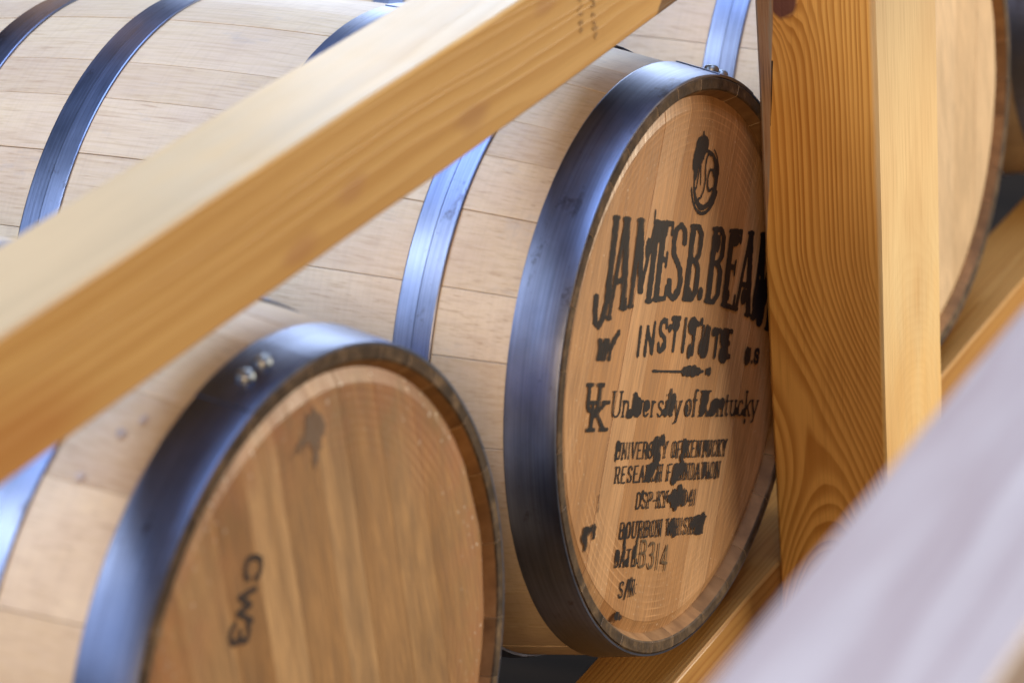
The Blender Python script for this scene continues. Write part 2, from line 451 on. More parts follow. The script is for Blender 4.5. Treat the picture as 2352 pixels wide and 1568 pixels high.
def make_rivet(parent, x, a, r):
    pr = [(0.0068, -0.001), (0.0070, 0.0020), (0.0060, 0.0038), (0.0038, 0.0048), (0.0, 0.0052)]
    n = Vector((0, math.cos(a), math.sin(a))); tv = Vector((0, -math.sin(a), math.cos(a))); xv = Vector((1, 0, 0))
    c = Vector((x, r * math.cos(a), r * math.sin(a)))
    vs = []; fs = []; S = 14
    for (rr, h) in pr[:-1]:
        for k in range(S):
            q = 2 * math.pi * k / S
            vs.append(c + n * h + (xv * math.cos(q) + tv * math.sin(q)) * rr)
    vs.append(c + n * pr[-1][1])
    for j in range(len(pr) - 2):
        for k in range(S):
            k2 = (k + 1) % S
            fs.append((j * S + k, j * S + k2, (j + 1) * S + k2, (j + 1) * S + k))
    for k in range(S): fs.append(((len(pr) - 2) * S + k, (len(pr) - 2) * S + (k + 1) % S, len(vs) - 1))
    return mesh_obj('rivet', vs, fs, BOLT, parent, None, True, 40)

LAST = [0.5]
def make_head(root, dep, ang, cuts, mat, tl_list=None):
    """Boards of the barrel head: strips across w, clipped to the circle; x = -0.020 on the face."""
    e1 = Vector((0, math.cos(ang), math.sin(ang)))       # along the boards
    e2 = Vector((0, math.sin(ang), -math.cos(ang)))      # across, to the right
    ws = [-0.2495] + cuts + [0.2495]
    for w0, w1 in zip(ws[:-1], ws[1:]):
        dz = random.uniform(-0.0003, 0.0003)
        rings = []
        for (rad, x, g) in ((0.238, 0.0050 - dep + dz, 0.00025), (0.238, 0.0048 - dep + dz, 0.0002), (0.2492, 0.0012 - dep + dz, 0.0002), (0.2492, -0.036, 0.0002)):
            a = max(w0 + g, -rad * 0.9995); b = min(w1 - g, rad * 0.9995)
            pts = []
            K = 9
            for k in range(K):
                w = a + (b - a) * k / (K - 1)
                pts.append(Vector((x, 0, 0)) + e2 * w + e1 * math.sqrt(max(rad * rad - w * w, 0)))
            for k in range(K):
                w = b + (a - b) * k / (K - 1)
                pts.append(Vector((x, 0, 0)) + e2 * w - e1 * math.sqrt(max(rad * rad - w * w, 0)))
            rings.append(pts)
        n = len(rings[0]); vs = [p for r_ in rings for p in r_]; fs = [tuple(range(n))]
        for j in range(len(rings) - 1):
            for k in range(n):
                k2 = (k + 1) % n
                fs.append((j * n + k, j * n + k2, (j + 1) * n + k2, (j + 1) * n + k))
        fs.append(tuple((len(rings) - 1) * n + k for k in range(n)))
        hb = mesh_obj('head_board', vs, fs, mat, root)
        tl = random.choice([0.0, 0.25, 0.5, 0.75, 1.0] if abs(LAST[0] - 0.5) < 0.2 else ([0.5, 0.8, 1.0] if LAST[0] < 0.5 else [0.0, 0.2, 0.5]))
        LAST[0] = tl
        if tl_list: tl = tl_list[ws.index(w0) % len(tl_list)]
        hb.color = (tl, tl, tl, 1)

def fill_angles(known, lo, hi):
    out = list(known); a = hi
    while a < lo + 360 - 17:
        a += random.uniform(9.5, 19); out.append(a)
    return [R(v) for v in sorted(out)]

HOOPS = [(-0.0462, -0.0010), (-0.150, -0.115), (-0.326, -0.288), (-0.545, -0.506), (-0.685, -0.648), (-0.898, -0.854)]
GROUP = 'oak barrels lying in a row on the rack'
def make_barrel(loc, label, angles, seams, head, roll=0.0, hoops=range(6), rivet_x=None, dep=0.0135):
    root = empty('oak_barrel', loc, label, 'barrel', GROUP)
    root.rotation_euler = (roll, 0, 0)
    for a, b in zip(angles, angles[1:] + [angles[0] + 2 * math.pi]): make_stave(root, a, b, dep)
    for k in hoops:
        make_hoop(root, *HOOPS[k], R(seams[k]), xr=(rivet_x if k == 0 else None))
    make_head(root, dep, *head)
    return root

TONES_B = [(0.41, 0.20, 0.078), (0.47, 0.245, 0.105), (0.53, 0.295, 0.14)]
TONES_C = [(0.29, 0.145, 0.052), (0.40, 0.22, 0.09), (0.53, 0.32, 0.15)]
TONES_D = [(0.56, 0.38, 0.22), (0.62, 0.43, 0.26), (0.68, 0.49, 0.31)]
BD = R(57.5)
HEAD_B = mat_head('head_oak', BD, TONES_B, 0.0, 0.5)
HEAD_C = mat_head('head_oak_stained', R(92.5), TONES_C, 0.5)
HEAD_D = mat_head('head_oak_pale', R(84), TONES_D)

angB = fill_angles([87.5, 97, 110.8, 119.6, 131, 145.2, 157, 172.5, 184.1, 204.3], 87.5, 204.3)
angC = fill_angles([86, 104.5, 122.4, 142.2, 161, 178, 196], 86, 196)
barrel_b = make_barrel((0, 0, 0), 'oak barrel stencilled with black lettering, its head partly behind the upright post', angB,
                       [59, 230, 70, 64, 240, 60], (BD, [-0.192, -0.128, -0.078, -0.028, 0.030, 0.088, 0.145, 0.195], HEAD_B))
barrel_c = make_barrel((-0.006, -0.626, 0.0017), 'blurred oak barrel marked CW3, nearest the camera under the sloping timber', angC,
                       [93.5, 250, 60, 70, 240, 60], (R(92.5), [-0.205, -0.158, -0.104, -0.062, -0.018, 0.032, 0.071, 0.118, 0.168], HEAD_C, [0.3, 0.1, 0.65, 0.0, 0.95, 0.35, 0.8, 0.25, 0.6, 0.15]), rivet_x=-0.024, dep=0.0105)
barrel_d = make_barrel((-0.009, 0.651, 0.0003), 'oak barrel with a pale unprinted head just right of the upright post', angB,
                       [50, 230, 70, 64, 240, 60], (R(84 - 14.5), [-0.19, -0.11, -0.04, 0.02, 0.10, 0.17], HEAD_D), roll=R(14.5))
barrel_e = make_barrel((-0.004, 1.302, 0.0), 'oak barrel at the right edge showing little but a dark blue hoop', angC,
                       [50, 230, 70, 64, 240, 60], (R(70), [-0.19, -0.11, -0.04, 0.02, 0.10, 0.17], HEAD_D), roll=R(-31))
barrel_g = make_barrel((-0.012, 1.953, 0.001), 'oak barrel farthest along the row, almost hidden past the blue hoop', angB,
                       [50, 230, 70, 64, 240, 60], (R(60), [-0.19, -0.11, -0.04, 0.02, 0.10, 0.17], HEAD_D), roll=R(20))

# ------------------------------------------------------------------ stencil print: glyph strokes rasterised, bled along the grain, laid as thin mesh
G = {
 'I': [[(.5, 0), (.5, 1)]],
 'J': [[(.72, 1), (.72, .18), (.6, .04), (.42, 0), (.24, .05), (.15, .18), (.15, .3)]],
 'A': [[(.05, 0), (.5, 1), (.95, 0)], [(.24, .34), (.76, .34)]],
 'M': [[(.08, 0), (.1, 1), (.5, .25), (.9, 1), (.92, 0)]],
 'E': [[(.92, 1), (.15, 1), (.15, 0), (.95, 0)], [(.15, .52), (.72, .52)]],
 'F': [[(.92, 1), (.15, 1), (.15, 0)], [(.15, .5), (.72, .5)]],
 'S': [[(.86, .76), (.8, .93), (.52, 1), (.22, .93), (.13, .77), (.22, .6), (.76, .4), (.88, .24), (.79, .07), (.5, 0), (.2, .06), (.12, .24)]],
 'B': [[(.15, 0), (.15, 1), (.6, 1), (.84, .9), (.84, .64), (.62, .53), (.15, .53)], [(.62, .53), (.9, .42), (.9, .12), (.62, 0), (.15, 0)]],
 'N': [[(.12, 0), (.12, 1), (.88, 0), (.88, 1)]],
 'T': [[(.5, 0), (.5, 1)], [(.06, 1), (.94, 1)]],
 'U': [[(.14, 1), (.14, .2), (.28, .03), (.5, 0), (.72, .03), (.86, .2), (.86, 1)]],
 'K': [[(.15, 0), (.15, 1)], [(.88, 1), (.18, .42)], [(.4, .6), (.92, 0)]],
 'V': [[(.06, 1), (.5, 0), (.94, 1)]],
 'R': [[(.15, 0), (.15, 1), (.62, 1), (.86, .9), (.86, .62), (.62, .5), (.15, .5)], [(.55, .5), (.92, 0)]],
 'O': [[(.5, 1), (.22, .93), (.12, .7), (.12, .3), (.22, .07), (.5, 0), (.78, .07), (.88, .3), (.88, .7), (.78, .93), (.5, 1)]],
 'Y': [[(.06, 1), (.5, .48), (.94, 1)], [(.5, .48), (.5, 0)]],
 'C': [[(.88, .72), (.78, .93), (.5, 1), (.22, .93), (.12, .7), (.12, .3), (.22, .07), (.5, 0), (.78, .07), (.88, .28)]],
 'D': [[(.15, 0), (.15, 1), (.55, 1), (.82, .88), (.9, .6), (.9, .4), (.82, .12), (.55, 0), (.15, 0)]],
 'P': [[(.15, 0), (.15, 1), (.62, 1), (.86, .9), (.86, .6), (.62, .48), (.15, .48)]],
 'W': [[(.04, 1), (.27, 0), (.5, .8), (.73, 0), (.96, 1)]],
 'H': [[(.14, 0), (.14, 1)], [(.86, 0), (.86, 1)], [(.14, .5), (.86, .5)]],
 '/': [[(.1, -.15), (.9, 1.1)]], ':': [[(.5, .1), (.5, .14)], [(.5, .66), (.5, .7)]], '-': [[(.15, .45), (.85, .45)]],
 '.': [[(.5, .04), (.5, .08)]],
 '1': [[(.5, 0), (.5, 1)]], '2': [[(.12, .8), (.3, .98), (.7, .98), (.86, .75), (.12, 0), (.9, 0)]],
 '0': [[(.5, 1), (.15, .8), (.15, .2), (.5, 0), (.85, .2), (.85, .8), (.5, 1)]],
 '4': [[(.72, 0), (.72, 1), (.1, .3), (.95, .3)]],
 '3': [[(.12, .85), (.4, 1), (.75, .95), (.84, .75), (.72, .57), (.4, .52)], [(.6, .53), (.86, .4), (.86, .15), (.6, 0), (.3, .02), (.1, .16)]],
 'n': [[(.15, 0), (.15, .62)], [(.15, .48), (.4, .62), (.7, .6), (.8, .45), (.8, 0)]],
 'i': [[(.5, 0), (.5, .62)], [(.5, .86), (.5, .9)]],
 'v': [[(.06, .62), (.5, 0), (.94, .62)]],
 'e': [[(.14, .33), (.86, .33), (.8, .55), (.5, .63), (.22, .55), (.12, .3), (.22, .06), (.52, 0), (.86, .12)]],
 'r': [[(.25, 0), (.25, .62)], [(.25, .42), (.5, .6), (.85, .58)]],
 's': [[(.82, .5), (.7, .61), (.45, .63), (.2, .54), (.22, .4), (.76, .24), (.82, .1), (.6, 0), (.3, .01), (.12, .12)]],
 't': [[(.4, .85), (.4, .1), (.55, 0), (.85, .06)], [(.1, .6), (.85, .6)]],
 'y': [[(.06, .62), (.5, 0)], [(.94, .62), (.4, -.24), (.12, -.28)]],
 'o': [[(.5, .63), (.2, .55), (.12, .31), (.2, .07), (.5, 0), (.8, .07), (.88, .31), (.8, .55), (.5, .63)]],
 'f': [[(.35, 0), (.35, .85), (.55, 1), (.9, .95)], [(.08, .6), (.8, .6)]],
 'u': [[(.15, .62), (.15, .15), (.32, 0), (.6, .03), (.82, .18)], [(.82, .62), (.82, 0)]],
 'c': [[(.82, .5), (.62, .63), (.32, .58), (.13, .32), (.3, .04), (.6, 0), (.86, .12)]],
 'k': [[(.18, 0), (.18, 1)], [(.85, .62), (.22, .25)], [(.42, .38), (.9, 0)]],
}
SERIF_UP = {'I': [(.5, 0), (.5, 1)], 'J': [(.72, 1)], 'A': [(.05, 0), (.95, 0)], 'M': [(.08, 0), (.92, 0), (.1, 1), (.9, 1)], 'N': [(.12, 0), (.12, 1), (.88, 1)],
 'T': [(.5, 0)], 'U': [(.14, 1), (.86, 1)], 'K': [(.15, 0), (.15, 1), (.88, 1), (.92, 0)], 'V': [(.06, 1), (.94, 1)], 'R': [(.15, 0), (.92, 0), (.15, 1)],
 'Y': [(.06, 1), (.94, 1), (.5, 0)], 'F': [(.15, 0)], 'P': [(.15, 0)], 'W': [(.04, 1), (.96, 1)], 'H': [(.14, 0), (.14, 1), (.86, 0), (.86, 1)],
 '1': [(.5, 0)], '4': [(.72, 0)], 'n': [(.15, 0), (.8, 0), (.15, .62)], 'i': [(.5, 0), (.5, .62)], 'v': [(.06, .62), (.94, .62)], 'r': [(.25, 0), (.25, .62)],
 'y': [(.06, .62), (.94, .62)], 'f': [(.35, 0)], 'k': [(.18, 0), (.18, 1), (.9, 0)], 'u': [(.15, .62), (.82, .62)]}

class Raster:
    """Ink field in the head plane: u right, v up, in millimetres."""
    def __init__(self, u0, u1, v0, v1, res):
        self.u0, self.v0, self.res = u0, v0, res
        self.nu, self.nv = int((u1 - u0) / res), int((v1 - v0) / res)
        self.f = np.zeros((self.nu, self.nv), np.float32)
    def win(self, ua, ub, va, vb):
        i0 = max(0, int((ua - self.u0) / self.res)); i1 = min(self.nu, int((ub - self.u0) / self.res) + 2)
        j0 = max(0, int((va - self.v0) / self.res)); j1 = min(self.nv, int((vb - self.v0) / self.res) + 2)
        U = self.u0 + (np.arange(i0, i1) + .5) * self.res; V = self.v0 + (np.arange(j0, j1) + .5) * self.res
        return i0, i1, j0, j1, U[:, None], V[None, :]
    def seg(self, a, b, wu, wv, val=1.0):
        (ua, va), (ub, vb) = a, b
        i0, i1, j0, j1, U, V = self.win(min(ua, ub) - 2 * wu - 1, max(ua, ub) + 2 * wu + 1, min(va, vb) - 2 * wv - 1, max(va, vb) + 2 * wv + 1)
        if i1 <= i0 or j1 <= j0: return
        x, y = U / wu, V / wv; ax, ay, bx, by = ua / wu, va / wv, ub / wu, vb / wv
        dx, dy = bx - ax, by - ay; q = dx * dx + dy * dy
        t = np.clip(((x - ax) * dx + (y - ay) * dy) / q, 0, 1) if q > 1e-9 else 0
        d = np.sqrt((x - ax - t * dx) ** 2 + (y - ay - t * dy) ** 2)
        w = self.f[i0:i1, j0:j1]
        np.maximum(w, val * np.clip(1.5 - d * 0.5 - 0.5, 0, 1), out=w)
    def blot(self, u, v, ru, rv, val=1.0):
        i0, i1, j0, j1, U, V = self.win(u - 2 * ru, u + 2 * ru, v - 2 * rv, v + 2 * rv)
        if i1 <= i0 or j1 <= j0: return
        d = np.sqrt(((U - u) / ru) ** 2 + ((V - v) / rv) ** 2)
        w = self.f[i0:i1, j0:j1]
        np.maximum(w, val * np.clip(1.5 - d, 0, 1), out=w)
    def glyph(self, ch, u, w, base, height, wu, wv, serif=0.0, shear=0.0):
        """base(u), height(u) allow arched lines; the glyph fills [u, u+w]."""
        def P(p):
            uu = u + p[0] * w
            return (uu + shear * p[1] * height(uu), base(uu) + p[1] * height(uu))
        for st in G[ch]:
            for a, b in zip(st[:-1], st[1:]):
                self.seg(P(a), P(b), wu, wv)
        if serif:
            for p in SERIF_UP.get(ch, []):
                c = P(p); s = serif * w
                self.seg((c[0] - s, c[1]), (c[0] + s, c[1]), wv, wv)
    def text(self, s, u0, u1, base, height, wu, wv, serif=0.0, widths=None, gap=0.12, shear=0.0):
        ws = [(widths or {}).get(c, {'I': .5, '1': .45, '.': .4, ':': .4, '-': .55, ' ': .55, 'M': 1.25, 'W': 1.3, 'i': .45, 'r': .75, 't': .65, 'f': .65, '/': .6}.get(c, 1.0)) for c in s]
        tot = sum(ws) + gap * (len(s) - 1); k = (u1 - u0) / tot; u = u0
        for c, w in zip(s, ws):
            if c != ' ': self.glyph(c, u, w * k, base, height, wu, wv, serif, shear)
            u += (w + gap) * k
    def noise(self, su, sv, seed):
        r = np.random.default_rng(seed)
        nu, nv = int(self.nu * self.res / su) + 3, int(self.nv * self.res / sv) + 3
        g = r.random((nu, nv)).astype(np.float32)
        x = np.arange(self.nu) * self.res / su; y = np.arange(self.nv) * self.res / sv
        xi, yi = x.astype(int), y.astype(int); fx, fy = (x - xi), (y - yi)
        fx, fy = fx * fx * (3 - 2 * fx), fy * fy * (3 - 2 * fy)
        a = g[xi][:, yi] * (1 - fx)[:, None] + g[xi + 1][:, yi] * fx[:, None]
        b = g[xi][:, yi + 1] * (1 - fx)[:, None] + g[xi + 1][:, yi + 1] * fx[:, None]
        return a * (1 - fy)[None] + b * fy[None]
    def blur(self, n):
        f = self.f
        for ax in (0, 1):
            for _ in range(2):
                acc = f.copy()
                for k in range(1, n + 1):
                    acc += np.roll(f, k, ax) + np.roll(f, -k, ax)
                f = acc / (2 * n + 1)
        self.f = f
    def mask(self, amp, thr=0.5):
        nz = 0.5 * self.noise(1.5, 5.0, 1) + 0.3 * self.noise(5, 9, 2) + 0.2 * self.noise(0.7, 2.2, 3)
        return self.f + amp * (nz - 0.5) > thr
    def mesh(self, name, mask, e1, e2, x, mat, parent, off=Vector((0, 0, 0))):
        """Vertical runs of inked cells become quads in the plane spanned by e1 (u) and e2 (v)."""
        vs = []; fs = []
        for i in range(self.nu):
            m = mask[i].astype(np.int8); d = np.diff(np.concatenate([[0], m, [0]]))
            for s, e in zip(np.where(d == 1)[0], np.where(d == -1)[0]):
                ua, ub = self.u0 + i * self.res, self.u0 + (i + 1) * self.res
                va, vb = self.v0 + s * self.res, self.v0 + e * self.res
                k = len(vs)
                for (u, v) in ((ua, va), (ub, va), (ub, vb), (ua, vb)):
                    p = (e1 * u + e2 * v) * 0.001 + off
                    vs.append((x, p.y, p.z))
                fs.append((k, k + 1, k + 2, k + 3))
        if not fs: return None
        me = bpy.data.meshes.new(name); me.from_pydata(vs, [], fs); me.materials.append(mat)
        o = bpy.data.objects.new(name, me); COL.objects.link(o); o.parent = parent
        return o

TH = R(-24)
E1 = Vector((0, math.cos(TH), math.sin(TH))); E2 = Vector((0, -math.sin(TH), math.cos(TH)))
INK = mat_ink('stencil_ink', (0.009, 0.007, 0.009), 0.7, BD)
FAINT = mat_ink('faint_brown_ink', (0.085, 0.055, 0.03), 0.7, BD)
XI = -0.0085 + 0.0006
XC = -0.0055 + 0.0006
SHIFT = Vector((0, -0.0225, 0.0116))

def line_of(p0, p1):
    (u0, v0), (u1, v1) = p0, p1
    return lambda u: v0 + (v1 - v0) * (u - u0) / (u1 - u0)
def const(h): return lambda u: h

def new_print(): return Raster(-190, 235, -245, 240, 0.6)
LAYER = [0]
def finish(rs, name, mat, amp=0.5, n=1, thr=0.46):
    rs.blur(n); LAYER[0] += 1
    return rs.mesh(name, rs.mask(amp * 0.7, thr), E1, E2, XI + 0.00004 * LAYER[0], mat, barrel_b, SHIFT)

# emblem: ring, letters and flame
r = new_print()
for k in range(60):
    a0, a1 = 2 * math.pi * k / 60, 2 * math.pi * (k + 1) / 60
    am = (a0 + a1) / 2
    thick = 1.1 + 1.5 * max(0, math.sin(-am - 0.3)) ** 2 + 2.6 * max(0, math.cos(am)) ** 2
    P = lambda a, q=1.0: (27.5 + 24.5 * q * math.cos(a), 171.5 + 26 * q * math.sin(a))
    r.seg(P(a0), P(a1), thick, thick)
    if 3.5 < am < 6.0: r.seg(P(a0, 1.22), P(a1, 1.22), 1.2 + 1.3 * (am > 4.6), 1.4)
    if 0.2 < am < 1.1: r.seg(P(a0, 1.2), P(a1, 1.2), 0.9, 0.9)
for (u, v, a, b) in ((9, 197, 11, 13), (2, 188, 7, 12), (17, 203, 9, 8), (4, 178, 4, 10), (50, 181, 6, 6)): r.blot(u, v, a, b)
r.seg((14, 205), (12, 213), 1.6, 2)
for a, b in (((12, 184), (10, 163)), ((14, 183), (18, 166)), ((10, 163), (7, 161))): r.seg(a, b, 1.0, 1.0)
S = [(34, 194), (29, 196), (25, 190), (25, 182), (28, 172), (27, 162), (22, 154), (17, 153)]
for a, b in zip(S[:-1], S[1:]): r.seg(a, b, 1.2, 1.1)
Cc = [(46, 176), (42, 181), (36, 181), (33, 174), (34, 166), (39, 161), (45, 164)]
for a, b in zip(Cc[:-1], Cc[1:]): r.seg(a, b, 1.3, 1.2)
finish(r, 'emblem', INK, 0.45)

# JAMES B.BEAM, straight top edge and arched foot
bl_u = [-180, -160, -143, -117, -100, -60, -35, -10, 20, 46, 72, 112, 140, 175, 215]
bl_v = [26, 33, 40, 49, 51.5, 57, 60, 60, 60.5, 60.5, 59.5, 56.5, 53, 47, 36]
base = lambda u: float(np.interp(u, bl_u, bl_v))
height = lambda u: 127.3 - base(u)
r = new_print()
TG = {
 'J': [([(.74, 1.0), (.74, .2)], 1.0), ([(.74, .2), (.6, .04), (.42, .0), (.22, .06), (.13, .2)], .8), ([(.13, .2), (.13, .3)], .9)],
 'A': [([(.06, 0), (.44, 1)], .55), ([(.48, 1), (.86, 0)], 1.05), ([(.22, .34), (.7, .34)], .5)],
 'M': [([(.13, 0), (.13, 1)], .7), ([(.17, 1), (.47, .15)], .95), ([(.47, .15), (.80, 1)], .5), ([(.86, 0), (.86, 1)], .95)],
 'E': [([(.24, 0), (.24, 1)], 1.0), ([(.24, 1), (.9, 1)], .4), ([(.92, 1), (.92, .87)], .35), ([(.24, .52), (.7, .52)], .4), ([(.72, .6), (.72, .44)], .3), ([(.24, 0), (.92, 0)], .4), ([(.94, 0), (.94, .15)], .35)],
 'S': [(G['S'][0], .85)],
 'B': [([(.22, 0), (.22, 1)], 1.0), ([(.22, 1), (.6, 1)], .4), ([(.6, 1), (.82, .9), (.82, .64), (.62, .53)], .8), ([(.62, .53), (.22, .53)], .4), ([(.62, .53), (.86, .42), (.86, .12), (.6, 0)], .85), ([(.6, 0), (.22, 0)], .4)],
}
spans = [('J', -178, -142), ('A', -146, -112), ('M', -109, -59), ('E', -57, -30), ('S', -30, 2), ('B', 7, 40), ('.', 39, 54), ('B', 58, 92), ('E', 97, 130), ('A', 132, 170), ('M', 172, 226)]
for ch, a, b in spans:
    if ch == '.':
        r.blot(46.5, 66, 5.2, 6.2); continue
    w = b - a
    for pts, k in TG[ch]:
        q_ = [(a + px * w, base(a + px * w) + py * height(a + px * w)) for px, py in pts]
        for p0, p1 in zip(q_[:-1], q_[1:]): r.seg(p0, p1, 4.9 * k + 0.5, 2.4)
        for (px, py), c_ in zip(pts, q_):
            if py in (0, 1.0, 1) and ch in 'JAMEB' and k >= .5 and not (ch == 'B' and px > .3) and not (ch == 'J' and py == 0):
                r.seg((c_[0] - 4.9 * k - 1.6, c_[1]), (c_[0] + 4.9 * k + 1.6, c_[1]), 1.6, 1.6)
for (u, v, a, b) in ((-62, 119, 11, 10), (-48, 122, 7, 8), (-73, 134, 2, 5), (-80, 104, 5, 9), (182, 66, 9, 18), (196, 52, 10, 14), (204, 80, 6, 22), (150, 66, 7, 8),
                     (74, 114, 5, 8), (115, 120, 9, 7), (108, 66, 7, 6), (66, 68, 5, 5), (20, 66, 6, 5), (-8, 64, 6, 5)): r.blot(u, v, a, b)
finish(r, 'lettering', INK, 0.38)

# INSTITUTE with the small letters either side
r = new_print()
b0 = line_of((-76, 8), (130, 8.5)); h0 = lambda u: 24 + 5.5 * max(0, 1 - ((u - 15) / 80) ** 2)
bI = lambda u: 8 + 5.0 * max(0, 1 - ((u + 2) / 60) ** 2)
r.text('INSTITUTE', -80, 133, bI, h0, 2.5, 2.4, 0.0, gap=0.42)
r.text('KY', -158, -126, const(4.5), const(15), 2.6, 2.4, 0.1)
r.seg((-131, 19), (-120, 27), 2.6, 3)
r.text('U.S', 171, 206, const(2.5), const(13), 2.0, 1.8)
for (u, v, a, b) in ((38, 36, 9, 8), (0, 36, 8, 6), (-12, 33, 4, 4), (90, 31, 6, 4), (116, 26, 10, 9), (118, 10, 10, 9), (66, 16, 9, 8), (58, 40, 3, 4), (37, 12, 4, 7), (-145, 12, 8, 6), (-150, 7, 6, 5), (175, 9, 6, 9), (-22, 16, 5, 4), (72, 30, 4, 8)): r.blot(u, v, a, b)
finish(r, 'lettering', INK, 0.5)

# small sampling-thief device
r = new_print()
r.seg((-40, -6.5), (28, -6.8), 1.0, 1.0)
for (u, v, a, b) in ((31, -6.5, 5, 4.5), (40, -6, 8, 5.2), (52, -6, 8, 5.6), (62, -6.5, 6, 4.0), (70, -6.5, 6, 1.6), (84, -6.5, 4, 3.6), (89, -6.5, 3.5, 4.2)): r.blot(u, v, a, b)
finish(r, 'emblem', INK, 0.4)

# UK monogram and University of Kentucky
r = new_print()
r.glyph('U', -170, 30, const(-42), const(23), 2.9, 1.7, 0.22)
r.glyph('K', -160, 34, const(-58.5), const(24), 2.9, 1.7, 0.22)
finish(r, 'lettering', INK, 0.25)
r = new_print()
ub = line_of((-116, -47.3), (216, -49.6))
r.text('University', -117, 33, ub, const(22.5), 1.25, 0.7, 0.2, widths={'U': 1.35}, gap=0.16)
r.text('of', 42, 70, ub, const(25), 1.35, 0.8, 0.2, gap=0.14)
r.text('Kentucky', 77, 217, ub, const(23.5), 1.4, 0.8, 0.2, widths={'K': 1.35}, gap=0.16)
for (u, v, a, b, w) in ((-64, -39, 13, 10, 1), (-70, -33, 6, 9, 1), (-44, -38, 8, 6, 1), (-78, -45, 9, 5, 1), (8, -39, 11, 9, 1), (7, -28, 4, 7, 1), (14, -33, 6, 7, 1), (-2, -44, 6, 4, 1),
                        (86, -32, 10, 9, 1), (83, -42, 8, 7, 1), (113, -39, 11, 8, 1), (103, -46, 8, 4, 1), (128, -37, 7, 6, 1), (165, -45, 7, 4, 1), (183, -46, 6, 4, 1), (46, -42, 5, 5, 1), (188, -55, 3, 3, 1)): r.blot(u, v, a * 0.82, b * 0.85)
finish(r, 'lettering', INK, 0.4, 1, 0.42)

# stencilled lines below
def stencil(txt, u0, u1, v0, v1, h0_, h1_, blots, wu=1.25, wv=0.75, gap=0.26):
    q = new_print()
    q.text(txt, u0, u1, line_of((u0, v0), (u1, v1)), line_of((u0, h0_), (u1, h1_)), wu, wv, 0.2, gap=gap)
    for (bu, bv, ba, bb) in blots: q.blot(bu, bv, ba * 0.68, bb * 0.8)
    finish(q, 'lettering', INK, 0.30, 1, 0.47)
stencil('UNIVERSITY OF KENTUCKY', -97, 151, -85.5, -88, 14.5, 15.5,
        [(-95, -74, 6, 7), (-97, -82, 3, 8), (-13, -75, 13, 11), (0, -70, 7, 7), (-8, -86, 11, 8), (51, -77, 7, 10), (48, -87, 6, 5), (103, -78, 9, 6), (112, -84, 3, 5), (146, -78, 4, 6), (-30, -79, 5, 6)])
stencil('RESEARCH FOUNDATION', -94, 141, -107, -109, 14.5, 15.5,
        [(-17, -97, 11, 9), (-8, -90, 8, 6), (-24, -103, 8, 6), (-2, -104, 6, 6), (40, -101, 13, 11), (50, -97, 9, 9), (35, -108, 9, 6), (104, -101, 7, 8), (114, -106, 5, 5)])
stencil('DSP-KY-20041', -43, 91, -132, -133.5, 14.5, 15, [(40, -125, 9, 11), (52, -122, 9, 12), (62, -125, 6, 11), (46, -133, 6, 6), (30, -125, 6, 5), (-30, -119, 4, 5)], gap=0.16)
stencil('BOURBON WHISKEY', -71, 121, -158, -161.5, 14.5, 16,
        [(-58, -154, 7, 8), (-57, -164, 4, 6), (46, -150, 11, 7), (50, -158, 7, 6), (102, -150, 11, 9), (114, -148, 7, 9), (108, -158, 12, 6), (92, -152, 5, 6)])
stencil('DATE:', -74, -22, -183.5, -185, 15, 16, [(-68, -174, 5, 6), (-55, -170, 3, 6), (-34, -172, 6, 8), (-30, -163, 3, 7), (-28, -181, 4, 4), (-48, -180, 5, 4)])
stencil('S/N:', -58, -19, -212.5, -212.5, 14.5, 15, [(-36, -203, 6, 6), (-26, -208, 4, 6), (-33, -198, 4, 4)])
q = new_print()
q.text('1B314', -33, 42, line_of((-30, -184.5), (42, -193.5)), const(24), 0.75, 0.75, 0.0, gap=0.28)
finish(q, 'handwriting', FAINT, 0.12, 1, 0.30)
q = new_print()
q.seg((-123, -117), (-121, -131), 0.7, 2)
for (u, v, a, b) in ((-143, -152, 5, 8), (-138, -148, 7, 4), (-126, -146, 5, 4), (-124, -150, 3, 6), (-139, -160, 3, 6)): q.blot(u, v, a, b)
finish(q, 'ink_smudge', INK, 0.9)
q = new_print(); q.blot(-56, -229, 6, 4); q.blot(-50, -231, 5, 2.4)
finish(q, 'ink_smudge', INK, 0.5)

# CW3 stamp and the handling mark on the near barrel
INKC = mat_ink('stamp_ink', (0.03, 0.02, 0.018), 0.2, R(92.5))
MARK = mat_ink('grey_mark', (0.15, 0.10, 0.068), 0.9, R(92.5))
F1 = Vector((0, math.cos(R(-115)), math.sin(R(-115)))); F2 = Vector((0, math.cos(R(-25)), math.sin(R(-25))))
q = Raster(-125, -25, -140, -80, 0.6)
q.glyph('C', -108, 20, const(-114), const(21), 2.0, 2.0)
q.glyph('W', -84, 25, const(-117), const(20), 2.0, 2.0)
q.glyph('3', -60, 18, const(-123), const(24), 2.0, 2.0)
q.blur(1); q.mesh('lettering', q.mask(0.25, 0.4), F1, F2, XC, INKC, barrel_c, Vector((0, -0.0229, 0.0152)))
q = Raster(-30, 90, 150, 230, 0.8)
for (u, v, a, b) in ((46, 201, 10, 11), (52, 194, 9, 8), (36, 196, 6, 5), (44, 184, 4, 9), (43, 172, 3, 7), (49, 210, 3, 6)): q.blot(u, v, a, b)
q.seg((32, 195), (8, 191), 1.6, 1.6); q.seg((8, 191), (-12, 189), 1.2, 1.2)
q.blur(5); q.mesh('ink_smudge', q.mask(1.1, 0.42), Vector((0, 1, 0)), Vector((0, 0, 1)), XC, MARK, barrel_c, Vector((0, -0.0243, 0.0147)))

